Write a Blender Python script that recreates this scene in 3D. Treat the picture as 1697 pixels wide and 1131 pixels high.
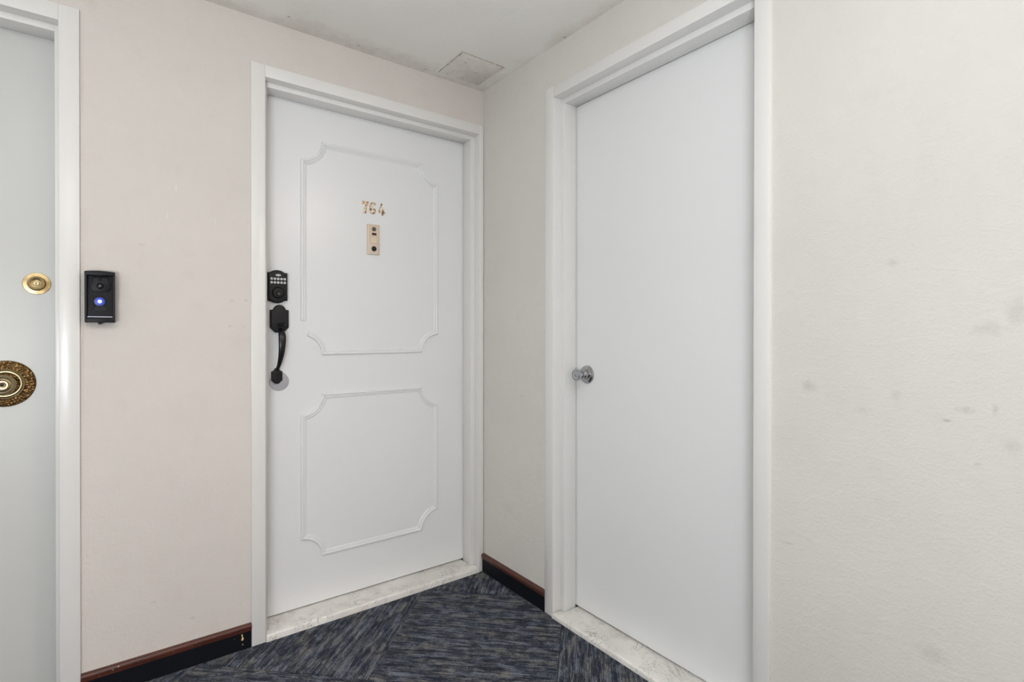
import bpy, bmesh, math, random
from mathutils import Vector, Matrix
random.seed(7)
for o in list(bpy.data.objects): bpy.data.objects.remove(o)
S = bpy.context.scene
COL = S.collection

# ------------------------------------------------------------------ camera, world, exposure
CAM = dict(loc=(-1.4019, -2.0878, 1.1407), yaw=52.9468, pitch=-0.2214, roll=0.05, f=873.94, py=-13.4)
cd = bpy.data.cameras.new('camera'); cam = bpy.data.objects.new('camera', cd); COL.objects.link(cam)
cd.sensor_fit = 'HORIZONTAL'; cd.sensor_width = 36; cd.lens = 36*CAM['f']/1697; cd.shift_y = CAM['py']/1697; cd.clip_start = .02
_y, _p, _r = [math.radians(CAM[k]) for k in ('yaw', 'pitch', 'roll')]
_f = Vector((math.cos(_p)*math.cos(_y), math.cos(_p)*math.sin(_y), math.sin(_p)))
_ri = Vector((math.sin(_y), -math.cos(_y), 0)); _u = _ri.cross(_f)
_R = _ri*math.cos(_r)+_u*math.sin(_r); _U = _u*math.cos(_r)-_ri*math.sin(_r)
M = Matrix((_R, _U, -_f)).transposed().to_4x4(); M.translation = Vector(CAM['loc']); cam.matrix_world = M
S.camera = cam
S.view_settings.view_transform = 'Standard'; S.view_settings.look = 'None'
S.view_settings.gamma = 1; S.view_settings.use_curve_mapping = False
S.view_settings.exposure = 0.06
W = bpy.data.worlds.new('world'); S.world = W; W.use_nodes = True
W.node_tree.nodes['Background'].inputs[0].default_value = (.9, .95, 1, 1)
W.node_tree.nodes['Background'].inputs[1].default_value = .02
LAMP_HALL = 120.0        # radiance of the warm lamp in the cross corridor
def area(name, loc, rot, sx, sy, col, power, spread=180):
    l = bpy.data.lights.new(name, 'AREA'); l.shape = 'RECTANGLE'; l.size = sx; l.size_y = sy; l.energy = power; l.color = col
    l.spread = math.radians(spread)
    o = bpy.data.objects.new(name, l); COL.objects.link(o); o.location = loc; o.rotation_euler = [math.radians(a) for a in rot]; return o

LIGHT = (.925, .98, 1.025)
area('bounce_flash', (-1.58, -2.2, 1.40), (180, 0, 0), .12, .12, LIGHT, 19, 110)      # flash head aimed at the ceiling
area('flash_fill', (-1.58, -2.2, 1.40), (180, 0, 0), .12, .12, LIGHT, 13, 180)  # added wide fill at the flash head, lifts ceiling and upper walls
area('fill_light', (-2.2, -2.9, .9), (127, 0, -24), .6, .6, LIGHT, 34)                    # added unseen fill behind the camera, brightens walls and ceiling
# ------------------------------------------------------------------ helpers
def lin(c):
    return tuple(((v/255)/12.92 if v/255 <= .04045 else ((v/255+.055)/1.055)**2.4) for v in c)+(1,)

def tag(o, label=None, cat=None, group=None, kind=None):
    if label: o['label'] = label
    if cat: o['category'] = cat
    if group: o['group'] = group
    if kind: o['kind'] = kind
    return o

AX = Matrix(((1, 0, 0), (0, 0, -1), (0, 1, 0))).to_4x4()      # wall facing -y: X right, Y up, Z out
BX = Matrix(((0, 0, -1), (-1, 0, 0), (0, 1, 0))).to_4x4()     # wall facing -x: X right, Y up, Z out

def empty(name, mat=None, parent=None):
    o = bpy.data.objects.new(name, None); COL.objects.link(o); o.empty_display_size = .05
    if mat is not None: o.matrix_world = mat
    if parent: o.parent = parent
    return o

def at(base, x, y, z):
    m = base.copy(); m.translation = Vector((x, y, z)); return m

def obj(name, bm, mat, parent=None, smooth=35):
    bmesh.ops.recalc_face_normals(bm, faces=bm.faces)
    me = bpy.data.meshes.new(name); bm.to_mesh(me); bm.free()
    me.materials.append(mat)
    if smooth:
        for p in me.polygons: p.use_smooth = True
        me.set_sharp_from_angle(angle=math.radians(smooth))
    o = bpy.data.objects.new(name, me); COL.objects.link(o)
    if parent: o.parent = parent
    return o

def box(bm, x0, x1, y0, y1, z0, z1, bev=0, seg=2):
    t = bmesh.new()
    bmesh.ops.create_cube(t, size=1)
    for v in t.verts:
        v.co = Vector(((x0+x1)/2+v.co.x*(x1-x0), (y0+y1)/2+v.co.y*(y1-y0), (z0+z1)/2+v.co.z*(z1-z0)))
    if bev: bmesh.ops.bevel(t, geom=t.edges[:], offset=bev, segments=seg, affect='EDGES', profile=.5)
    merge(bm, t); return bm

def merge(bm, t):
    me = bpy.data.meshes.new('tmp'); t.to_mesh(me); t.free(); bm.from_mesh(me); bpy.data.meshes.remove(me)

def B(*a, **k): return box(bmesh.new(), *a, **k)

def prism(bm, pts, z0, z1, bev=0, seg=2, inset=0):
    """outline in XY, extruded z0..z1; bev rounds the rim of the z1 face."""
    t = bmesh.new()
    vs = [t.verts.new((x, y, z0)) for x, y in pts]
    f = t.faces.new(vs); f.normal_update()
    if f.normal.z > 0: f.normal_flip()
    r = bmesh.ops.extrude_face_region(t, geom=[f])
    top = [v for v in r['geom'] if isinstance(v, bmesh.types.BMVert)]
    for v in top: v.co.z = z1
    ts = set(top)
    if bev:
        e = [e for e in t.edges if e.verts[0] in ts and e.verts[1] in ts]
        bmesh.ops.bevel(t, geom=e, offset=bev, segments=seg, affect='EDGES', profile=.5)
    merge(bm, t); return bm

def P(*a, **k): return prism(bmesh.new(), *a, **k)

def lathe(bm, prof, cx=0, cy=0, n=40, caps=True):
    """profile [(radius, z)] turned about the local Z axis through (cx, cy)."""
    rings = []
    for r, z in prof:
        if r < 1e-6: rings.append([bm.verts.new((cx, cy, z))])
        else: rings.append([bm.verts.new((cx+r*math.cos(2*math.pi*k/n), cy+r*math.sin(2*math.pi*k/n), z)) for k in range(n)])
    for a, b in zip(rings, rings[1:]):
        for k in range(n):
            k2 = (k+1) % n
            if len(a) == 1 and len(b) == 1: continue
            if len(a) == 1: bm.faces.new((a[0], b[k], b[k2]))
            elif len(b) == 1: bm.faces.new((a[k], a[k2], b[0]))
            else: bm.faces.new((a[k], a[k2], b[k2], b[k]))
    if caps:
        for q in (rings[0], rings[-1]):
            if len(q) > 2: bm.faces.new(q)
    return bm

def L(*a, **k): return lathe(bmesh.new(), *a, **k)

def sweep(bm, path, sizes, n=14, up=Vector((1, 0, 0))):
    """elliptical tube along path; sizes = (half width along up, half thickness)."""
    rings = []
    for i, p in enumerate(path):
        d = (path[min(i+1, len(path)-1)]-path[max(i-1, 0)]).normalized()
        a = (up-d*up.dot(d)).normalized(); b = d.cross(a)
        w, h = sizes[i]
        rings.append([bm.verts.new(p+a*(w*math.cos(2*math.pi*k/n))+b*(h*math.sin(2*math.pi*k/n))) for k in range(n)])
    for r0, r1 in zip(rings, rings[1:]):
        for k in range(n): bm.faces.new((r0[k], r0[(k+1) % n], r1[(k+1) % n], r1[k]))
    bm.faces.new(rings[0]); bm.faces.new(rings[-1])
    return bm

def arc(cx, cy, r, a0, a1, n=10):
    return [(cx+r*math.cos(math.radians(a0+(a1-a0)*k/n)), cy+r*math.sin(math.radians(a0+(a1-a0)*k/n))) for k in range(n+1)]

# ------------------------------------------------------------------ materials
class N:
    def __init__(s, name):
        s.m = bpy.data.materials.new(name); s.m.use_nodes = True; s.t = s.m.node_tree
        s.b = s.t.nodes['Principled BSDF']; s.tc = s.t.nodes.new('ShaderNodeTexCoord'); s.co = s.tc.outputs['Object']
    def set(s, **k):
        for n, v in k.items():
            i = s.b.inputs[n.replace('_', ' ')]
            if hasattr(v, 'is_linked'): s.t.links.new(v, i)
            else: i.default_value = v
        return s
    def node(s, typ, ins=None, **props):
        n = s.t.nodes.new(typ)
        for k, v in props.items(): setattr(n, k, v)
        for k, v in (ins or {}).items():
            i = n.inputs[k]
            if hasattr(v, 'is_linked'): s.t.links.new(v, i)
            else: i.default_value = v
        return n
    def scale(s, v, sc): return s.node('ShaderNodeVectorMath', {0: v, 1: sc}, operation='MULTIPLY').outputs[0]
    def noise(s, v, scale, detail=3, rough=.5, dist=0):
        return s.node('ShaderNodeTexNoise', {'Vector': v, 'Scale': scale, 'Detail': detail, 'Roughness': rough, 'Distortion': dist}).outputs['Fac']
    def ramp(s, f, a, b, c=0., d=1.):
        return s.node('ShaderNodeMapRange', {'Value': f, 'From Min': a, 'From Max': b, 'To Min': c, 'To Max': d}).outputs[0]
    def math(s, op, a, b=0., clamp=False): return s.node('ShaderNodeMath', {0: a, 1: b}, operation=op, use_clamp=clamp).outputs[0]
    def mix(s, f, a, b):
        n = s.node('ShaderNodeMix', data_type='RGBA')
        for i, v in ((0, f), (6, a), (7, b)):
            if hasattr(v, 'is_linked'): s.t.links.new(v, n.inputs[i])
            else: n.inputs[i].default_value = v
        return n.outputs[2]
    def bump(s, h, strength, dist=.002, normal=None):
        n = s.node('ShaderNodeBump', {'Height': h, 'Strength': strength, 'Distance': dist})
        if normal is not None: s.t.links.new(normal, n.inputs['Normal'])
        return n.outputs[0]
    def spots(s, col, spots, wob=.5):
        """wear marks of fixed place: (centre, radii, colour, strength)"""
        for k, (c, r, cc, st) in enumerate(spots):
            d = s.node('ShaderNodeVectorMath', {0: s.co, 1: c}, operation='SUBTRACT').outputs[0]
            d = s.node('ShaderNodeVectorMath', {0: d, 1: r}, operation='DIVIDE').outputs[0]
            le = s.node('ShaderNodeVectorMath', {0: d}, operation='LENGTH').outputs['Value']
            nz = s.noise(s.co, 45+k*7, 4, .65)
            le = s.math('ADD', le, s.ramp(nz, .25, .75, -wob, wob))
            f = s.math('MULTIPLY', s.ramp(le, 1.15, -.1, 0, 1), st*.6, True)
            col = s.mix(f, col, cc)
        return col

def simple(name, col, rough=.5, metal=0, **k):
    n = N(name); n.set(Base_Color=col, Roughness=rough, Metallic=metal, **k); return n.m

def wall_mat(name, rgb, spots=()):
    n = N(name)
    big = n.noise(n.co, 2.2, 4, .6); med = n.noise(n.co, 14, 4, .6)
    c = n.mix(n.ramp(big, .3, .7), lin(rgb), lin([v*.975 for v in rgb]))
    c = n.mix(n.ramp(med, .55, .8, 0, .22), c, lin((rgb[0]*.93, rgb[1]*.91, rgb[2]*.88)))
    c = n.spots(c, spots)
    h = n.noise(n.co, 170, 3, .55)
    h2 = n.noise(n.co, 34, 5, .65, .6)
    h3 = n.noise(n.scale(n.co, (1, 1, 3)), 11, 5, .62, 1.2)
    b = n.bump(h, .34, .0022)
    b = n.bump(h2, .34, .004, b)
    b = n.bump(n.ramp(h3, .5, .75), .13, .005, b)
    n.set(Base_Color=c, Roughness=.62, Normal=b); n.b.inputs['Specular IOR Level'].default_value = .35
    return n.m

def paint_mat(name, rgb, rough=.32, grime=.25, spots=(), brush=(60, 60, 4)):
    n = N(name)
    a = n.noise(n.co, 3.1, 4, .6); f = n.noise(n.scale(n.co, brush), 3, 3, .6)
    sp = n.noise(n.co, 38, 4, .7)
    c = n.mix(n.ramp(sp, .66, .90, 0, grime*.5), lin(rgb), lin((190, 182, 168)))
    c = n.spots(c, spots)
    b = n.bump(f, .07, .0015); b = n.bump(n.noise(n.co, 9, 3), .02, .01, b)
    n.set(Base_Color=c, Roughness=rough, Normal=b)
    return n.m

GREY = lin((128, 122, 118)); TAN = lin((186, 168, 140)); DARK = lin((70, 66, 64)); WHITE = lin((240, 238, 234))
M_wallA = wall_mat('wall_paint_left', (216, 209, 203), [
    ((-1.235, 0, 1.62), (.003, .5, .018), WHITE, .7), ((-1.12, 0, 1.52), (.002, .5, .02), WHITE, .6),
    ((-1.06, 0, 1.545), (.002, .5, .012), WHITE, .5), ((-1.26, 0, 1.52), (.0025, .5, .014), WHITE, .4),
    ((-1.19, 0, .16), (.01, .5, .005), GREY, .5), ((-1.30, 0, .25), (.012, .5, .004), GREY, .3),
    ((-1.33, 0, 1.42), (.012, .5, .006), GREY, .25), ((-1.478, 0, 1.9), (.004, .5, .10), TAN, .5),
    ((-1.478, 0, 1.15), (.004, .5, .25), TAN, .45), ((-1.455, 0, 2.16), (.02, .5, .03), TAN, .35)])
M_wallB = wall_mat('wall_paint_right', (218, 214, 208), [
    ((0, -1.476, 1.002), (.5, .022, .016), GREY, .42), ((0, -1.656, 1.296), (.5, .014, .010), GREY, .30),
    ((0, -1.754, .952), (.5, .011, .0035), DARK, .55), ((0, -1.861, 1.181), (.5, .02, .03), GREY, .34),
    ((0, -1.821, 1.146), (.5, .028, .018), GREY, .28), ((0, -1.663, .997), (.5, .012, .012), GREY, .30),
    ((0, -1.425, .588), (.5, .020, .004), GREY, .40), ((0, -1.73, .446), (.5, .03, .02), GREY, .30),
    ((0, -1.803, .87), (.5, .01, .004), GREY, .45), ((0, -1.83, .984), (.5, .006, .014), GREY, .42),
    ((0, -1.784, .978), (.5, .016, .009), GREY, .38), ((0, -1.853, .915), (.5, .018, .016), GREY, .28),
    ((0, -1.597, .955), (.5, .02, .010), GREY, .18), ((0, -.28, 1.20), (.5, .03, .03), TAN, .22),
    ((0, -.42, .55), (.5, .03, .05), TAN, .22), ((0, -.30, .86), (.5, .012, .004), GREY, .4), ((0, -.20, .35), (.5, .05, .03), GREY, .15)])
M_wallC = wall_mat('wall_paint_corridor', (230, 225, 218))

# ceiling: matt paint, grubby roller margin along both walls
n = N('ceiling_paint')
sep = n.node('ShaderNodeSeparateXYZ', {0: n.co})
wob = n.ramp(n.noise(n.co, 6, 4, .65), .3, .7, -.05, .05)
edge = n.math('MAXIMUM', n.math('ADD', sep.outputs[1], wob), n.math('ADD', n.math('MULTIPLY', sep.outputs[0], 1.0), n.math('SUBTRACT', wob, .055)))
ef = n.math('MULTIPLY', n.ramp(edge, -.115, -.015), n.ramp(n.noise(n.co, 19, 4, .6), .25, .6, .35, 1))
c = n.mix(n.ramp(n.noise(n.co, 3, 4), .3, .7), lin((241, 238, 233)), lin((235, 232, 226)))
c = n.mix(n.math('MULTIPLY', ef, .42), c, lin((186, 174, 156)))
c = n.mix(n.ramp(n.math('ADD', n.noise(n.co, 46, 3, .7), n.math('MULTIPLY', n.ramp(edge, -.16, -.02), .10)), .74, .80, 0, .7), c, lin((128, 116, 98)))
b = n.bump(n.noise(n.co, 120, 3), .25, .002); b = n.bump(n.noise(n.co, 16, 4, .6, .8), .2, .006, b)
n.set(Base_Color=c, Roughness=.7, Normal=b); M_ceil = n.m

M_trim = paint_mat('trim_gloss_paint', (228, 226, 223), .26, .22)
M_door = paint_mat('panelled_door_paint', (230, 230, 230), .27, .12)
M_doorB = paint_mat('flush_door_paint', (231, 231, 231), .34, .30, [
    ((.10, -.78, .80), (.5, .05, .03), lin((206, 190, 158)), .35), ((.10, -.70, .36), (.5, .06, .03), lin((206, 190, 158)), .35),
    ((.10, -1.00, .55), (.5, .02, .006), GREY, .4), ((.10, -.83, .45), (.5, .012, .004), GREY, .5), ((.10, -1.12, .72), (.5, .004, .03), GREY, .3),
    ((.10, -1.24, 1.02), (.5, .014, .003), GREY, .5)])
M_door1 = paint_mat('left_door_paint', (203, 203, 200), .36, .22, [((-1.60, .1, .18), (.03, .5, .012), lin((206, 190, 158)), .5)])

# marble sill
n = N('marble')
v = n.scale(n.co, (1, 1, 1))
w = n.node('ShaderNodeTexNoise', {'Vector': v, 'Scale': 9., 'Detail': 8., 'Roughness': .68, 'Distortion': 2.2}).outputs['Fac']
vein = n.ramp(n.math('ABSOLUTE', n.math('SUBTRACT', w, .5)), 0, .018, 1, 0)
w2 = n.node('ShaderNodeTexNoise', {'Vector': v, 'Scale': 26., 'Detail': 6., 'Roughness': .7, 'Distortion': 2.}).outputs['Fac']
vein2 = n.ramp(n.math('ABSOLUTE', n.math('SUBTRACT', w2, .52)), 0, .025, .7, 0)
msk = n.ramp(n.noise(n.co, 12, 3), .42, .66)
c = n.mix(n.ramp(n.noise(n.co, 7, 4), .35, .7), lin((244, 241, 236)), lin((224, 219, 213)))
c = n.mix(n.math('MULTIPLY', vein, n.math('MULTIPLY', msk, .85)), c, lin((96, 90, 86)))
c = n.mix(n.math('MULTIPLY', vein2, n.math('MULTIPLY', msk, .5)), c, lin((104, 96, 88)))
c = n.mix(n.ramp(n.noise(n.co, 16, 4, .6), .56, .78, 0, .45), c, lin((178, 158, 140)))
n.set(Base_Color=c, Roughness=.3, Normal=n.bump(n.noise(n.co, 60, 4), .12, .002)); M_marble = n.m

# carpet tile: navy and grey yarn running along the local X of each tile
n = N('carpet_yarn')
oi = n.node('ShaderNodeObjectInfo')
off = n.node('ShaderNodeVectorMath', {0: oi.outputs['Location'], 1: (37.1, 53.7, 9.)}, operation='MULTIPLY').outputs[0]
v = n.node('ShaderNodeVectorMath', {0: n.co, 1: off}, operation='ADD').outputs[0]
ln = n.noise(n.scale(v, (7, 300, 1)), 1, 3, .65)
ln2 = n.noise(n.scale(v, (16, 620, 1)), 1, 2, .6)
pa = n.noise(n.scale(v, (5, 75, 1)), 1, 4, .65)
pb = n.noise(n.scale(v, (16, 30, 1)), 1, 4, .65, .4)
sp = n.noise(v, 520, 2, .6)
f = n.math('ADD', n.math('MULTIPLY', n.ramp(ln, .36, .64), .42), n.math('MULTIPLY', n.ramp(ln2, .36, .64), .30))
f = n.math('ADD', f, n.math('MULTIPLY', n.ramp(pa, .38, .62, -.5, .5), .40))
f = n.math('ADD', f, n.math('MULTIPLY', n.ramp(pb, .40, .60, -.5, .5), .40))
f = n.math('ADD', f, n.ramp(sp, .3, .7, -.40, .40))
fc = n.ramp(f, .26, .84)
grey = n.mix(n.ramp(n.noise(n.scale(v, (9, 20, 1)), 1, 2), .44, .60), lin((120, 126, 138)), lin((134, 132, 128)))
c = n.mix(fc, lin((22, 29, 46)), grey)
lf = n.math('MULTIPLY', n.ramp(ln2, .60, .70), n.ramp(sp, .42, .62))
c = n.mix(n.math('MULTIPLY', lf, .9), c, lin((176, 182, 192)))
hb = n.math('ADD', ln, n.math('MULTIPLY', sp, .8))
n.set(Base_Color=c, Roughness=.95, Normal=n.bump(hb, .6, .004)); n.b.inputs['Specular IOR Level'].default_value = .1
n.b.inputs['Sheen Weight'].default_value = .08
M_carpet = n.m
M_under = simple('floor_screed', lin((70, 68, 66)), .9)

# baseboard
n = N('black_vinyl'); c = n.mix(n.ramp(n.noise(n.co, 75, 3, .7), .74, .78), lin((14, 16, 23)), lin((150, 132, 96)))
n.set(Base_Color=c, Roughness=.6); n.b.inputs['Specular IOR Level'].default_value = .18; M_vinyl = n.m
n = N('brown_wood_cap')
g = n.noise(n.scale(n.co, (6, 6, 120)), 3, 4, .6)
c = n.mix(n.ramp(g, .3, .7), lin((96, 50, 36)), lin((58, 32, 28)))
c = n.mix(n.ramp(n.noise(n.co, 48, 4, .75), .665, .70), c, lin((205, 192, 172)))
n.set(Base_Color=c, Roughness=.38, Normal=n.bump(n.noise(n.co, 60, 4), .25, .002)); M_cap = n.m
M_chip = simple('bare_chip', lin((214, 192, 140)), .8)

# metals
def metal(name, rgb, rough, spec=None, bscale=0, bst=.4, grunge=None):
    n = N(name); c = lin(rgb)
    if grunge: c = n.mix(n.ramp(n.noise(n.co, grunge[1], 4, .65), .42, .66), c, lin(grunge[0]))
    n.set(Base_Color=c, Metallic=1., Roughness=rough)
    if bscale: n.set(Normal=n.bump(n.node('ShaderNodeTexVoronoi', {'Vector': n.co, 'Scale': float(bscale)}).outputs['Distance'], bst, .004))
    return n.m
M_brass = metal('brass', (196, 174, 130), .36, grunge=((166, 138, 96), 60))
M_brass_pale = simple('pale_brass', lin((218, 202, 186)), .42, .2)
M_brass_num = metal('numeral_brass', (240, 222, 194), .34, grunge=((138, 104, 82), 140))
M_ant = metal('antique_bronze', (150, 118, 76), .38, bscale=150, bst=1., grunge=((64, 48, 32), 200))
M_knob1 = metal('aged_brass_knob', (168, 152, 120), .30)
M_chrome = metal('chrome', (176, 176, 179), .12)
M_steel = metal('dull_steel', (186, 188, 196), .42)
M_black = simple('black_lock_metal', lin((19, 19, 23)), .45, .0); M_black.node_tree.nodes['Principled BSDF'].inputs['Specular IOR Level'].default_value = .3
M_blackgl = simple('black_satin_metal', lin((22, 22, 25)), .28, .2)
M_dark = simple('dark_hole', lin((14, 13, 13)), .6)
M_btn = simple('white_key', lin((214, 216, 214)), .4)
M_btnmark = simple('key_print', lin((120, 124, 128)), .5)
M_plas = simple('black_gloss_plastic', lin((13, 13, 18)), .30); M_plas.node_tree.nodes['Principled BSDF'].inputs['Specular IOR Level'].default_value = .22
M_plasm = simple('black_matt_plastic', lin((19, 19, 24)), .45); M_plasm.node_tree.nodes['Principled BSDF'].inputs['Specular IOR Level'].default_value = .25
M_strip = simple('pale_grey_strip', lin((205, 205, 220)), .4)
M_lens = simple('lens_glass', lin((62, 62, 68)), .08, .3)
M_teal = simple('viewer_lens', lin((92, 104, 100)), .18, .4)
n = N('blue_led'); n.set(Base_Color=(1, 1, 1, 1)); n.b.inputs['Emission Color'].default_value = (.18, .30, 1, 1); n.b.inputs['Emission Strength'].default_value = 45; M_led = n.m
n = N('blue_glare')                                   # button skin with the diode's glare painted in as emission fading outward
d_ = n.node('ShaderNodeVectorMath', {0: n.co, 1: (-.001, -.0127, .026)}, operation='DISTANCE').outputs['Value']
g_ = n.math('POWER', n.ramp(d_, .0145, .003), 1.7)
n.set(Base_Color=(.006, .007, .02, 1), Roughness=.35)
n.b.inputs['Emission Color'].default_value = (.03, .08, 1, 1); n.set(Emission_Strength=n.math('MULTIPLY', g_, 2.2)); M_ledglare = n.m
def lampmat(name, col, st):
    n = N(name); n.set(Base_Color=(.9, .9, .9, 1)); n.b.inputs['Emission Color'].default_value = col; n.b.inputs['Emission Strength'].default_value = st; return n.m
M_lampB = lampmat('warm_lamp_diffuser', (1, .80, .70, 1), LAMP_HALL)
M_white = simple('white_enamel', lin((232, 232, 230)), .35)

# ------------------------------------------------------------------ room shell
ZC = 2.277
XW, YW, XE, YB = -3.2, -4.0, 1.7, -2.30       # far side, rear, corridor end, end of the right wall
AF = dict(x0=-.9596, x1=-.0263, top=2.067)    # opening of door_2 in the left wall
A1 = dict(x0=-2.4650, x1=-1.5335, top=2.070)  # opening of door_1
BF = dict(y0=-.5139, y1=-1.3366, top=2.069)   # opening of door_3 in the right wall
T = .22
def wall(name, boxes, mat, label):
    bm = bmesh.new()
    for q in boxes: box(bm, *q)
    o = obj(name, bm, mat, smooth=0); tag(o, label, 'wall', kind='structure'); return o
e = .02
wall('wall_left', [(XW-T, A1['x0']-e, 0, T, -.02, ZC), (A1['x0']-e, A1['x1']+e, 0, T, A1['top']+e, ZC), (A1['x1']+e, AF['x0']-e, 0, T, -.02, ZC),
                   (AF['x0']-e, AF['x1']+e, 0, T, AF['top']+e, ZC), (AF['x1']+e, T, 0, T, -.02, ZC)], M_wallA,
     'pinkish beige plastered wall around the numbered door and the doorbell')
wall('wall_right', [(0, T, BF['y0']+e, 0, -.02, ZC), (0, T, BF['y1']-e, BF['y0']+e, BF['top']+e, ZC), (0, T, YB, BF['y1']-e, -.02, ZC)], M_wallB,
     'cream plastered wall with scuffs around the flush door with chrome knob')
wall('wall_rear', [(XW-T, XE+T, YW-T, YW, -.02, ZC)], M_wallC, 'plain cream wall behind the camera')
wall('wall_far', [(XW-T, XW, YW, 0, -.02, ZC)], M_wallC, 'plain cream wall at the far end of the landing')
wall('wall_corridor', [(T, XE+T, YB, YB+T, -.02, ZC), (XE, XE+T, YW, YB, -.02, ZC)], M_wallC, 'plain cream walls of the side corridor')
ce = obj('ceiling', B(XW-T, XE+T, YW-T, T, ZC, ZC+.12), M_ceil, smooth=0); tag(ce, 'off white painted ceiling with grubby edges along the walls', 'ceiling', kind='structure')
fl = obj('floor', B(XW-T, XE+T, YW-T, T, -.06, -.012), M_under, smooth=0); tag(fl, 'floor laid with navy and grey carpet tiles in quarter turned pattern', 'floor', kind='structure')

# carpet tiles: 61 cm squares laid on the diagonal, yarn direction turned from tile to tile
TS = .6115; U0, V0 = -.2185, -.217
def clip(poly, rect):
    x0, x1, y0, y1 = rect
    for ax, lim, sg in ((0, x0, 1), (0, x1, -1), (1, y0, 1), (1, y1, -1)):
        out = []
        for i in range(len(poly)):
            p, q = poly[i], poly[(i+1) % len(poly)]
            a, b = sg*(p[ax]-lim), sg*(q[ax]-lim)
            if a >= 0: out.append(p)
            if (a >= 0) != (b >= 0):
                t = a/(a-b); out.append((p[0]+t*(q[0]-p[0]), p[1]+t*(q[1]-p[1])))
        poly = out
        if len(poly) < 3: return []
    ar = sum(poly[i][0]*poly[(i+1) % len(poly)][1]-poly[(i+1) % len(poly)][0]*poly[i][1] for i in range(len(poly)))/2
    return poly if abs(ar) > .0004 else []
q2 = math.sqrt(.5)
rects = [(XW, .0, YW, .0), (.0, XE, YW, YB), (A1['x0']+.013, A1['x1']-.012, .0, .15)]
full_mesh = {}
rt = random.Random(3)
for i in range(-9, 2):
    for j in range(-8, 9):
        u0, v0 = U0+i*TS, V0+j*TS; g = .0006
        cu, cv = u0+TS/2, v0+TS/2
        c0 = Vector(((cu+cv)*q2, (cu-cv)*q2))
        alongv = (i+j) % 2 != 0                  # cell i=-1,j=0 runs along v
        ang = math.radians(-45 if alongv else 45)
        ca, sa = math.cos(ang), math.sin(ang)
        sq = []
        for du, dv in ((g, g), (TS-g, g), (TS-g, TS-g), (g, TS-g)):
            uu, vv = u0+du, v0+dv; sq.append(((uu+vv)*q2, (uu-vv)*q2))
        for r in rects:
            pl = clip(sq, r)
            if not pl: continue
            loc = [((x-c0.x)*ca+(y-c0.y)*sa, -(x-c0.x)*sa+(y-c0.y)*ca) for x, y in pl]
            bm = prism(bmesh.new(), loc, -.011, 0, bev=.0022, seg=1)
            o = obj('carpet_tile', bm, M_carpet, fl, smooth=0)
            o.location = (c0.x, c0.y, rt.uniform(-.0010, .0003)); o.rotation_euler.z = ang

# ------------------------------------------------------------------ door frames (hollow metal: face, reveal, stop, soffit)
def frame_profile_box(bm, s0, s1, z0, z1, d0, d1, bev=.0012): box(bm, s0, s1, z0, z1, d0, d1, bev, 1)
def door_frame(name, base, s0, s1, top, face, head, step, hstep, depth, label, reveal=.033, ob=True):
    """local frame: X right, Y up, Z out of the wall; s0..s1 the opening, 'face' the casing width."""
    r = empty(name, base); tag(r, label, 'door frame', kind='structure')
    P_ = .010
    for side in (0, 1):
        bm = bmesh.new()
        fw = face[side]
        if side == 0:
            box(bm, s0-fw, s0, 0, top+head, -.10, P_, .0018, 2)
            box(bm, s0-.02, s0+step[0], 0, top+.01, -depth, -reveal, .0018, 2)
        else:
            box(bm, s1, s1+fw, 0, top+head, -.10, P_, .0018, 2)
            box(bm, s1-step[1], s1+.02, 0, top+.01, -depth, -reveal, .0018, 2)
        obj('side_jamb', bm, M_trim, r)
    bm = bmesh.new()
    box(bm, s0-.0005, s1+.0005, top, top+head, -.10, P_, .0018, 2)
    box(bm, s0+step[0]-.0005, s1-step[1]+.0005, top-hstep, top+.012, -depth, -reveal, .0018, 2)
    obj('head_jamb', bm, M_trim, r)
    return r
door_frame('trim_1', at(AX, 0, 0, 0), A1['x0'], A1['x1'], A1['top'], (.047, .049), .0485, (.0125, .0115), .019, .106,
           'white painted metal door frame at the left edge beside the doorbell')
door_frame('trim_2', at(AX, 0, 0, 0), AF['x0'], AF['x1'], AF['top'], (.0476, .0243), .0435, (.0145, .0195), .018, .1045,
           'white painted metal frame around the door numbered 764')
door_frame('trim_3', at(BX, 0, 0, 0), -BF['y0'], -BF['y1'], BF['top'], (.049, .045), .0430, (.0205, .0165), .020, .0972,
           'white painted metal frame around the flush door with chrome knob')

# ------------------------------------------------------------------ marble thresholds
def threshold(name, base, s0, s1, st, depth, h, label, front=.013):
    pts = [(s0+.0008, -front), (s1-.0008, -front), (s1-.0008, .0325), (s1-st[1]-.0005, .0325), (s1-st[1]-.0005, depth+.05), (s0+st[0]+.0005, depth+.05), (s0+st[0]+.0005, .0325), (s0+.0008, .0325)]
    bm = prism(bmesh.new(), pts, -.0, h, bev=.0085 if h > .02 else .007, seg=3)
    o = obj(name, bm, M_marble)
    o.matrix_world = base; tag(o, label, 'threshold'); return o
PA = Matrix.Identity(4)
PB = Matrix(((0, 1, 0), (-1, 0, 0), (0, 0, 1))).to_4x4()
threshold('threshold', PA, AF['x0'], AF['x1'], (.0145, .0195), .106, .026, 'veined white marble threshold under the door numbered 764')
threshold('threshold', PB, -BF['y0'], -BF['y1'], (.0205, .0165), .099, .019, 'grey veined marble threshold under the flush door with chrome knob', front=.016)

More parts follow.
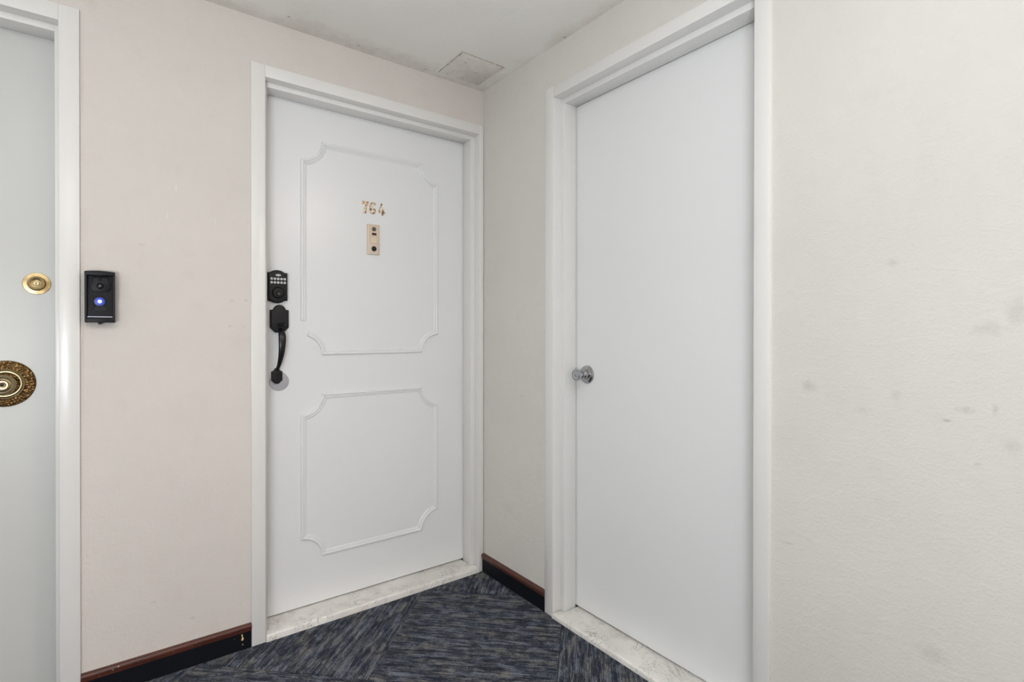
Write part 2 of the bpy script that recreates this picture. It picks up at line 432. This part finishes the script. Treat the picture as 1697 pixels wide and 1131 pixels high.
# ------------------------------------------------------------------ baseboards: black base with brown rounded cap
def baseboard(name, base, s0, s1, label, chips=()):
    r = empty(name, base); tag(r, label, 'baseboard', kind='structure')
    obj('base_strip', B(s0, s1, 0, .064, -.002, .011, .001, 1), M_vinyl, r)
    bm = bmesh.new()
    prof = [(-.002, .0625), (.0135, .0625)]+[(.0085+.0075*math.cos(math.radians(a)), .0755+.0095*math.sin(math.radians(a))) for a in range(-40, 100, 14)]+[(-.002, .0855)]
    ra, rb = [], []
    for d, z in prof: ra.append(bm.verts.new((s0, z, d))); rb.append(bm.verts.new((s1, z, d)))
    k = len(prof)
    for i in range(k): bm.faces.new((ra[i], ra[(i+1) % k], rb[(i+1) % k], rb[i]))
    bm.faces.new(ra); bm.faces.new(rb)
    obj('cap_moulding', bm, M_cap, r, 50)
    for s, z, w, h in chips:
        bm = bmesh.new(); prism(bm, [(s-w*.4, z+h*.5), (s-w*.15, z-h*.1), (s-w*.5, z-h*.4), (s, z-h*.55), (s+w*.5, z-h*.3), (s+w*.1, z+h*.1), (s+w*.05, z+h*.5)], .0105, .0116)
        obj('paint_chip', bm, M_chip, r, 0)
    return r
baseboard('baseboard_left', at(AX, 0, 0, 0), A1['x1']+.050, AF['x0']-.0486, 'black baseboard with chipped brown cap below the doorbell',
          [(-1.0375, .046, .009, .022), (-1.0365, .020, .0035, .005)])
baseboard('baseboard_right', at(BX, 0, 0, 0), .0125, -BF['y0']-.0500, 'short black baseboard with brown cap in the corner beside the flush door')
baseboard('baseboard_rear', at(BX, 0, 0, 0), -BF['y1']+.046, -YB, 'black baseboard with brown cap right of the flush door')

# ------------------------------------------------------------------ door_1: plain slab with brass deadbolt and antique knob
d1 = empty('door_1', at(AX, 0, .1085, 0)); tag(d1, 'off white flush door cut by the left edge with brass deadbolt and antique knob', 'door', kind='structure')
obj('door_slab', B(A1['x0']-.004, A1['x1']+.0005, .012, 2.060, -.044, 0, .0015, 1), M_door1, d1)
# deadbolt: flat brass rose, raised cylinder collar, plug with keyhole
db = empty('deadbolt', Matrix.Translation((-1.5925, 1.2860, 0)), d1); tag(db, 'round brass deadbolt above the antique knob')
obj('rose', L([(.0335, 0), (.0335, .002), (.0325, .0032), (.0225, .0045), (.0215, .0038), (0, .0038)]), M_brass, db)
obj('cylinder_collar', L([(.0215, .003), (.0208, .014), (.0195, .0175), (.0178, .0182), (.0120, .0150), (.0090, .0140), (0, .0140)]), M_brass, db)
cb = L([(.0082, .0130), (.0082, .0165), (.0070, .0175), (0, .0175)], n=24)
obj('key_plug', cb, M_knob1, db)
obj('keyhole', B(-.0010, .0010, -.0052, .003, .0170, .0179), M_dark, db, 0)
# knob with hammered escutcheon
kb = empty('door_knob', Matrix.Translation((-1.6640, .9795, 0)), d1); tag(kb, 'large antique brass knob with hammered bronze rose')
obj('rose', L([(.0700, 0), (.0700, .003), (.0685, .0055), (.062, .0085), (.052, .0105), (.046, .0110), (.044, .0100), (0, .0100)], n=56), M_ant, kb)
obj('ring', L([(.0455, .010), (.0455, .0135), (.0440, .0155), (.0420, .0150), (.0405, .0130), (.0400, .0125), (.0390, .0145), (.0375, .0150), (.0340, .0140), (.0335, .0100)], n=56, caps=False), M_knob1, kb)
obj('knob', L([(.0200, .010), (.0175, .020), (.0165, .028), (.0200, .036), (.0275, .043), (.0300, .050), (.0290, .056), (.0265, .0590), (.0240, .0605), (.0225, .0595), (.0205, .0585), (.0180, .0600), (.0160, .0610), (.0145, .0600), (.0125, .0585), (0, .0585)], n=56), M_knob1, kb)
obj('key_plug', L([(.0088, .0575), (.0088, .0625), (.0075, .0640), (.0045, .0630), (.0040, .0600), (0, .0600)], n=28), M_brass, kb)
obj('keyhole', L([(.0040, .0600), (.0040, .0608), (0, .0608)], n=16), M_dark, kb, 0)

# ------------------------------------------------------------------ door_2: panelled apartment door 764
d2 = empty('door_2', at(AX, 0, .1085, 0)); tag(d2, 'white panelled door numbered 764 with black keypad lock and black handle', 'door', kind='structure')
obj('door_slab', B(AF['x0']-.004, AF['x1']+.0005, .0295, 2.056, -.044, 0, .0015, 1), M_door, d2)
PR = [(0, -.001), (0, .0052), (.0012, .0074), (.0040, .0086), (.0075, .0080), (.0098, .0058), (.0108, .0044), (.0118, .0056), (.0140, .0058), (.0155, .0040), (.0163, .0030), (.0175, .0036), (.0205, .0028), (.0222, .0010), (.0222, -.001)]
MR = .0825
def strips(rings):
    bm = bmesh.new(); vs = [[bm.verts.new(p) for p in r] for r in rings]
    for a, b in zip(vs, vs[1:]):
        for k in range(len(a)-1): bm.faces.new((a[k], a[k+1], b[k+1], b[k]))
    bm.faces.new(vs[0]); bm.faces.new(vs[-1]); return bm
def panel(x0, x1, y0, y1, broken=False):
    gap = .0004
    def ext(o): return math.sqrt((MR+o)**2-o**2)
    ends = {'h0': [], 'h1': []}
    obj('moulding_strip', strips([[(x0+ext(o)+gap, y1-o, h) for o, h in PR], [(x1-ext(o)-gap, y1-o, h) for o, h in PR]]), M_door, d2)
    obj('moulding_strip', strips([[(x0+ext(o)+gap, y0+o, h) for o, h in PR], [(x1-ext(o)-gap, y0+o, h) for o, h in PR]]), M_door, d2)
    obj('moulding_strip', strips([[(x1-o, y0+ext(o)+gap, h) for o, h in PR], [(x1-o, y1-ext(o)-gap, h) for o, h in PR]]), M_door, d2)
    lo = [(x0+o, 1.1815, h) for o, h in PR] if broken else [(x0+o, y0+ext(o)+gap, h) for o, h in PR]
    obj('moulding_strip', strips([lo, [(x0+o, y1-ext(o)-gap, h) for o, h in PR]]), M_door, d2)
    for cx, cy, a0 in ((x0, y1, -90), (x1, y1, -180), (x1, y0, 90), (x0, y0, 0)):
        rings = []
        for k in range(13):
            ring = []
            for o, h in PR:
                lim = math.degrees(math.asin(o/(MR+o)))+.25
                t0, t1 = lim, 90-lim
                if broken and (cx, cy) == (x0, y0): t1 = 74-lim*.2
                a = math.radians(a0+t0+(t1-t0)*k/12)
                ring.append((cx+(MR+o)*math.cos(a), cy+(MR+o)*math.sin(a), h))
            rings.append(ring)
        obj('corner_moulding', strips(rings), M_door, d2)
panel(-.8045, -.1842, 1.0412, 1.9117, True)
panel(-.8045, -.1842, .2178, .8832)
# numerals (each a cast brass figure with its own screw holes)
def numeral(shape, x, y, label, holes, z1=.0032, rot=0, extra=None):
    r = empty('numeral', Matrix.Translation((x, y, 0)) @ Matrix.Rotation(math.radians(rot), 4, 'Z'), d2); tag(r, label)
    bm = bmesh.new()
    for s in shape: prism(bm, s, 0, z1, bev=.0008, seg=1)
    obj('figure', bm, M_brass_num, r)
    for hx, hy in holes: obj('screw', L([(.0019, z1-.001), (.0019, z1+.0005), (.0008, z1+.0009), (0, z1+.0009)], cx=hx, cy=hy, n=12), M_ant, r)
def quad_strip(path, w0, w1=None):
    """outline of a stroke along path"""
    w1 = w1 or w0; a, b = [], []; m = len(path)
    for i, p in enumerate(path):
        q0, q1 = path[max(i-1, 0)], path[min(i+1, m-1)]
        dx, dy = q1[0]-q0[0], q1[1]-q0[1]; le = math.hypot(dx, dy); nx, ny = -dy/le, dx/le
        w = (w0+(w1-w0)*i/(m-1))/2
        a.append((p[0]+nx*w, p[1]+ny*w)); b.append((p[0]-nx*w, p[1]-ny*w))
    return a+b[::-1]
numeral([[(-.0145, .0265), (.0140, .0265), (.0140, .0175), (.0060, .0010), (.0035, -.0265), (-.0085, -.0265), (-.0065, -.0080), (.0020, .0145), (-.0090, .0145), (-.0100, .0105), (-.0145, .0105)]],
        -.5365, 1.6735, 'brass figure 7, first of the door number', [(-.002, -.0205), (.006, .020)])
six = [arc(0, -.0110, .0105, 0, 360, 24)]
ro = arc(0, -.0112, .0152, 178, -180, 26)
numeral([quad_strip([(.0105, .0140), (.0085, .0205), (.0020, .0235), (-.0055, .0200), (-.0100, .0110), (-.0108, -.0020), (-.0105, -.0115)], .0085, .0085),
         quad_strip(arc(-.0005, -.0115, .0105, 176, -2, 14), .0082), quad_strip(arc(-.0005, -.0115, .0105, 178, 362, 14), .0082)],
        -.5030, 1.6735, 'brass figure 6, second of the door number', [(.0000, .0225), (.001, -.022)])
numeral([quad_strip([(-.0025, .0265), (-.0050, .0130), (-.0130, -.0115), (-.0125, -.0130)], .0085, .0060), quad_strip([(-.0150, -.0125), (.0160, -.0125)], .0090),
         [(.0005, .0030), (.0090, .0030), (.0090, -.0260), (.0005, -.0260)]],
        -.4610, 1.6735, 'brass figure 4, last of the door number, slightly tilted', [(-.003, .021), (.0052, -.0115)], rot=-5)
# door viewer with bell button
dv = empty('door_viewer', Matrix.Translation((-.5020, 1.5370, 0)), d2); tag(dv, 'pale brass peephole plate below the door number')
obj('back_plate', B(-.0272, .0272, -.0655, .0655, 0, .0085, .0022, 2), M_brass_pale, dv)
obj('inset_plate', B(-.0200, .0205, -.0190, .0610, .0085, .0100, .0007, 1), simple('inset_brass', lin((216, 194, 172)), .4, .25), dv)
obj('name_card', B(-.0125, .0130, -.0150, .0090, .0098, .0108, .0004, 1), simple('cream_card', lin((222, 206, 182)), .5), dv)
obj('card_slot', B(-.0085, .0115, .0180, .0275, .0098, .0112, .0005, 1), M_dark, dv)
obj('peephole_lens', L([(.0092, .0095), (.0092, .0125), (.0080, .0136), (.0066, .0130), (.0060, .0124), (.003, .0134), (0, .0137)], cx=.0005, cy=.0440, n=28), M_teal, dv)
obj('bell_button', L([(.0112, .0080), (.0112, .0100), (.0100, .0108), (.0095, .0120), (.006, .0132), (0, .0136)], cx=.0012, cy=-.0405, n=28), M_dark, dv)
# keypad deadbolt
kd = empty('keypad_deadbolt', Matrix.Translation((-.8945, 1.3120, 0)), d2); tag(kd, 'black keypad deadbolt with ten white keys')
def camel(hw, hh, arch, top=True, botarch=None):
    ba = arch if botarch is None else botarch
    def crest(s, yy, a):
        o = []
        for k in range(17):
            t = -1+2*k/16
            x = t*hw*.86; o.append((x, yy+a*max(0, 1-(t/.8)**2)**.75))
        return o
    up = [(-hw, hh)]+crest(1, hh, arch)+[(hw, hh)]
    dn = [(hw, -hh)]+[(-x, -y) for x, y in crest(1, hh, ba)]+[(-hw, -hh)]
    return up+dn
obj('lock_body', P(camel(.0345, .0520, .0105), 0, .0245, bev=.0035, seg=3), M_black, kd)
obj('base_trim', P(camel(.0372, .0545, .0100), 0, .0100, bev=.0015, seg=1), M_black, kd)
bz = .0245
for ry in (.0290, .0148):
    for k in range(5):
        bx = -.0238+k*.01188
        b_ = obj('key_button', L([(.0047, bz-.001), (.0047, bz+.0008), (.0040, bz+.0016), (0, bz+.0018)], cx=bx, cy=ry, n=20), M_btn, kd)
        bm = bmesh.new(); box(bm, bx-.0014, bx+.0014, ry-.0012, ry+.0012, bz+.0016, bz+.0020); obj('key_print', bm, M_btnmark, b_, 0)
ov = [(.0105*math.cos(a)*(1-.18*abs(math.sin(a))), .0042*math.sin(a)) for a in [2*math.pi*k/28 for k in range(28)]]
lb = obj('lit_button', P([(x, y+.0432) for x, y in ov], bz-.001, bz+.0014, bev=.0005, seg=1), M_btn, kd)
bm = bmesh.new(); box(bm, -.0056, -.0008, .0418, .0446, bz+.0013, bz+.0018); box(bm, .0008, .0056, .0418, .0446, bz+.0013, bz+.0018); obj('button_mark', bm, M_btnmark, lb, 0)
obj('turn_ring', L([(.0226, bz-.001), (.0226, bz+.0010), (.0218, bz+.0018), (.0208, bz+.0006), (.0204, bz+.0004), (.0196, bz+.0040), (.0185, bz+.0052), (.010, bz+.0058), (0, bz+.0058)], cy=-.0242, n=40), M_black, kd)
obj('key_cylinder', L([(.0080, bz+.005), (.0080, bz+.0078), (.0072, bz+.0086), (.0060, bz+.0076), (0, bz+.0076)], cx=.001, cy=-.0300, n=28), M_blackgl, kd)
obj('key_plug', L([(.0050, bz+.007), (.0050, bz+.0088), (0, bz+.0090)], cx=.001, cy=-.0296, n=20), metal('worn_bronze', (96, 88, 84), .45), kd)
obj('keyhole', B(.0002, .0018, -.0330, -.0275, bz+.0086, bz+.0094), M_dark, kd, 0)
# handle set
hs = empty('handle_set', Matrix.Translation((-.8860, 1.1850, 0)), d2); tag(hs, 'black grip handle with arched upper plate and thumb latch')
hw = .0320
def up_plate(hw, yl, yt, arch, taper, yb):
    o = [(-hw, yl), (-hw, yt)]
    for k in range(15):
        t = -1+2*k/14; o.append((t*hw*.82, yt+.0005+arch*max(0, 1-(t/.85)**2)**.75))
    o += [(hw, yt), (hw, yl), (taper+.006, yb+.006), (taper, yb), (-taper, yb), (-taper-.006, yb+.006)]
    return o
obj('upper_plate', P(up_plate(.0320, -.0300, .0355, .0205, .0135, -.0500), 0, .0180, bev=.0030, seg=3), M_black, hs)
obj('plate_rim', P(up_plate(.0345, -.0320, .0365, .0200, .0150, -.0520), 0, .0075, bev=.0012, seg=1), M_black, hs)
tl = bmesh.new()
pth = [Vector((0, -.0160, .012)), Vector((0, -.0175, .022)), Vector((0, -.0190, .032)), Vector((0, -.0225, .042)), Vector((0, -.0250, .047))]
sweep(tl, pth, [(.008, .003), (.011, .0028), (.0150, .0026), (.0150, .0024), (.0110, .0018)], 16)
obj('thumb_latch', tl, M_blackgl, hs, 50)
obj('latch_pivot', L([(.0050, .017), (.0050, .0205), (.0035, .0220), (0, .0222)], cy=-.0270, n=20), M_blackgl, hs)
def cr(pts, n):
    out = []
    for i in range(len(pts)-1):
        p0, p1, p2, p3 = pts[max(i-1, 0)], pts[i], pts[i+1], pts[min(i+2, len(pts)-1)]
        for k in range(n):
            t = k/n
            out.append(tuple(.5*((2*b)+(-a+c)*t+(2*a-5*b+4*c-d)*t*t+(-a+3*b-3*c+d)*t**3) for a, b, c, d in zip(p0, p1, p2, p3)))
    return out+[tuple(pts[-1])]
# x, y, z(out), half width, half thickness
gp = cr([(0, -.0400, .010, .0090, .0075), (0, -.0440, .026, .0100, .0075), (.0002, -.0520, .041, .0125, .0065), (0, -.0680, .0500, .0138, .0058), (-.0010, -.1000, .0530, .0128, .0058),
         (-.0030, -.1350, .0480, .0108, .0058), (-.0055, -.1620, .0380, .0085, .0058), (-.0080, -.1830, .0250, .0070, .0060), (-.0095, -.1940, .0130, .0072, .0060)], 5)
obj('grip', sweep(bmesh.new(), [Vector(g[:3]) for g in gp], [(g[3], g[4]) for g in gp], 18), M_blackgl, hs, 60)
lx, ly = -.0100, -.2210
obj('lower_plate', P([(lx+x, ly+y) for x, y in [(-.0195, .0170), (-.0100, .0225), (-.0060, .0300), (.0060, .0300), (.0100, .0225), (.0195, .0170), (.0195, -.0150), (.0140, -.0220), (.006, -.0300), (-.006, -.0300), (-.0140, -.0220), (-.0195, -.0150)]], 0, .0165, bev=.0030, seg=3), M_black, hs)
obj('screw_cap', L([(.0062, .016), (.0062, .0190), (.0045, .0212), (0, .0220)], cx=lx+.001, cy=ly+.0110, n=20), M_blackgl, hs)
obj('small_screw', L([(.0016, .0025), (.0016, .0035), (0, .0035)], cx=lx+.0205, cy=ly-.018, n=10), M_dark, hs)
cp = obj('cover_disc', L([(.0362, 0), (.0362, .0014), (.0352, .0024), (0, .0026)], cx=-.8857, cy=.9410, n=48), M_steel, d2); tag(cp, 'dull steel cover disc behind the foot of the handle')

# ------------------------------------------------------------------ door_3: flush service door
d3 = empty('door_3', at(BX, .1010, 0, 0)); tag(d3, 'plain white flush door with chrome knob', 'door', kind='structure')
obj('door_slab', B(-BF['y0']+.0008, -BF['y1']+.004, .0235, 2.058-.006, -.044, 0, .0015, 1), M_doorB, d3)
kk = empty('door_knob', Matrix.Translation((.5950, .9675, 0)), d3); tag(kk, 'chrome tulip knob with key cylinder')
obj('rose', L([(.0365, 0), (.0365, .003), (.0352, .0062), (.0310, .0085), (.0240, .0105), (.0190, .0120), (0, .0120)], n=48), M_chrome, kk)
obj('knob', L([(.0190, .0110), (.0188, .0190), (.0170, .0235), (.0138, .0265), (.0128, .0300), (.0135, .0340), (.0168, .0405), (.0196, .0460), (.0212, .0520), (.0218, .0590), (.0212, .0635), (.0198, .0655), (.0182, .0655), (.0174, .0640), (0, .0640)], n=48), M_chrome, kk)
obj('knob_face', L([(.0172, .0636), (.0166, .0648), (.0120, .0652), (.0095, .0650), (0, .0650)], n=36), M_steel, kk)
obj('key_cylinder', L([(.0068, .0650), (.0068, .0672), (.0058, .0680), (0, .0680)], n=24), M_chrome, kk)
obj('keyhole', B(-.0009, .0009, -.0040, .0030, .0676, .0685), M_dark, kk, 0)

# ------------------------------------------------------------------ doorbell camera on the left wall
bell = empty('doorbell', at(AX, -1.4355, 0, 1.2430)); tag(bell, 'black video doorbell with glowing blue light on the beige wall', 'doorbell')
bw, bh = .0372, .0775
def housing():
    bm = bmesh.new()
    box(bm, -bw, bw, -bh, bh, 0, .020, .0015, 1)                                    # backing block
    for sx in (-1, 1):                                                              # side cheeks, deeper at the top
        x0, x1 = (-bw, -bw+.0058) if sx < 0 else (bw-.0058, bw)
        t = bmesh.new(); vs = []
        for x in (x0, x1):
            vs.append([t.verts.new((x, y, z)) for y, z in ((-bh, 0), (bh, 0), (bh, .0440), (bh*.3, .0410), (-bh*.6, .0360), (-bh, .0330))])
        k = 6
        for i in range(k): t.faces.new((vs[0][i], vs[0][(i+1) % k], vs[1][(i+1) % k], vs[1][i]))
        t.faces.new(vs[0]); t.faces.new(vs[1]); bmesh.ops.recalc_face_normals(t, faces=t.faces)
        bmesh.ops.bevel(t, geom=t.edges[:], offset=.0012, segments=2, affect='EDGES'); merge(bm, t)
    # arched hood
    pts = [(-bw, bh-.011)]+[(-bw+2*bw*k/14, bh+.0030*math.sin(math.pi*k/14)) for k in range(15)]+[(bw, bh-.011)]
    t = P(pts, 0, .0445, bev=.0012, seg=2); merge(bm, t)
    box(bm, -bw, bw, -bh, -bh+.0135, 0, .0335, .0016, 2)                            # chin
    return bm
obj('housing', housing(), M_plasm, bell)
obj('face_plate', B(-bw+.006, bw-.006, -bh+.0137, bh-.011, .018, .0245, .0008, 1), M_plas, bell)
# camera bezel: upright shape with shoulders
bz = [(-.0175, .0615), (-.0145, .0640), (.0175, .0640), (.0200, .0615), (.0205, .0480), (.0265, .0450), (.0265, .0270), (.0210, .0190), (.0150, .0165), (-.0130, .0165), (-.0190, .0190), (-.0240, .0270), (-.0240, .0450), (-.0180, .0480)]
obj('camera_bezel', P(bz, .0243, .0278, bev=.0012, seg=2), M_plasm, bell)
obj('sensor_window', L([(.0046, .0275), (.0046, .0285), (.0036, .0292), (0, .0292)], cx=.0000, cy=.0550, n=20), M_plas, bell)
obj('camera_lens', L([(.0090, .0270), (.0090, .0296), (.0078, .0304), (.0066, .0296), (.0058, .0288), (0, .0300)], cx=0, cy=.0345, n=32), M_plas, bell)
obj('lens_glass', L([(.0052, .0288), (.0045, .0302), (.003, .0308), (0, .0310)], cx=0, cy=.0345, n=24), M_lens, bell)
for sx in (-.0040, .0040): obj('infrared_dot', L([(.0012, .0275), (.0012, .0284), (0, .0285)], cx=sx, cy=.0205, n=10), simple('red_dot', lin((60, 26, 30)), .3), bell)
# call button with glowing centre
obj('button_ring', L([(.0165, .0243), (.0165, .0258), (.0152, .0266), (.0140, .0258), (0, .0256)], cx=-.001, cy=-.0127, n=40), M_plas, bell)
obj('glare_ring', L([(.0142, .0255), (.0142, .0260), (.0080, .0265), (0, .0266)], cx=-.001, cy=-.0127, n=28), M_ledglare, bell)
obj('led', L([(.0043, .0262), (.0040, .0290), (.0026, .0306), (0, .0312)], cx=-.001, cy=-.0127, n=20), M_led, bell)
obj('speaker_cover', P([(-.0190, -.0420)]+arc(0, -.0420, .0190, 180, 0, 16), .0243, .0260, bev=.0008, seg=1), M_plasm, bell)
obj('pale_strip', B(-bw+.0068, bw-.0068, -.0617, -.0592, .0243, .0330, .0004, 1), M_strip, bell)
obj('lock_tab', L([(.0048, .0060), (.0048, .0300), (.0036, .0320), (0, .0322)], cx=-.001, cy=-bh-.0015, n=20), M_plasm, bell)

# ------------------------------------------------------------------ painted-over screw plugs on the left wall
for x, z in ((-1.0688, 1.2481), (-1.0223, 1.2497), (-1.0727, 1.1562), (-1.0282, 1.1565)):
    o = obj('screw_plug', L([(.0055, 0), (.0048, .0012), (.0030, .0018), (.0022, .0008), (0, .0006)], n=16), M_wallA)
    o.parent = bpy.data.objects['wall_left']; o.matrix_world = at(AX, x, 0, z)

# ------------------------------------------------------------------ access panel in the ceiling corner
DN = Matrix(((1, 0, 0), (0, -1, 0), (0, 0, -1))).to_4x4()       # X as world X, Z down
hx0, hx1, hy0, hy1 = -.2745, -.0520, -.2600, -.0365
ap = empty('access_panel', at(DN, (hx0+hx1)/2, (hy0+hy1)/2, ZC)); tag(ap, 'small square painted access panel in the ceiling corner', 'access panel')
w2, h2 = (hx1-hx0)/2, (hy1-hy0)/2
def ring(wo, ho, wi, hi, z0, z1):
    bm = bmesh.new()
    box(bm, -wo, wo, hi, ho, z0, z1, .0008, 1); box(bm, -wo, wo, -ho, -hi, z0, z1, .0008, 1)
    box(bm, -wo, -wi, -hi, hi, z0, z1, .0008, 1); box(bm, wi, wo, -hi, hi, z0, z1, .0008, 1); return bm
obj('frame', ring(w2, h2, w2-.0075, h2-.0075, 0, .0022), M_ceil, ap)
n = N('cracked_paint_gap')
sx_ = n.node('ShaderNodeSeparateXYZ', {0: n.co})
side = n.math('MULTIPLY', n.math('MAXIMUM', n.ramp(sx_.outputs[0], -.085, -.105), n.ramp(sx_.outputs[1], .085, .10)), .16)
k_ = n.ramp(n.math('ADD', n.noise(n.co, 55, 3, .7), side), .60, .63)
n.set(Base_Color=n.mix(k_, lin((196, 190, 182)), lin((52, 42, 32))), Roughness=.8); M_gap = n.m
obj('gap', ring(w2-.0070, h2-.0070, w2-.0115, h2-.0115, 0, .0012), M_gap, ap)
obj('cover', B(-w2+.0108, w2-.0108, -h2+.0108, h2-.0108, 0, .0024, .0009, 2), M_ceil, ap)
for x, y in ((-.060, .072), (-.050, .071)):
    obj('screw', L([(.0022, .0018), (.0020, .0030), (0, .0031)], cx=x, cy=y, n=10), M_dark, ap)
for x, y in ((-.066, -.086), (.086, -.093), (.088, -.02)):
    obj('screw', L([(.0019, .0018), (.0017, .0029), (0, .0030)], cx=x, cy=y, n=10), M_dark, ap)

# ------------------------------------------------------------------ lamps of the landing (above the camera and round the corner)
def flush_lamp(x, y, r, mat, label):
    la = empty('ceiling_lamp', at(DN, x, y, ZC)); tag(la, label, 'ceiling lamp')
    obj('rim', L([(r+.018, 0), (r+.018, .022), (r+.010, .030), (r, .030), (r, .020)], n=56, caps=False), M_white, la)
    obj('diffuser', L([(r, .020), (r*.98, .036), (r*.85, .048), (r*.6, .057), (r*.3, .061), (0, .062)], n=56, caps=False), mat, la)
flush_lamp(.07, -2.72, .13, M_lampB, 'round warm ceiling lamp in the side corridor')
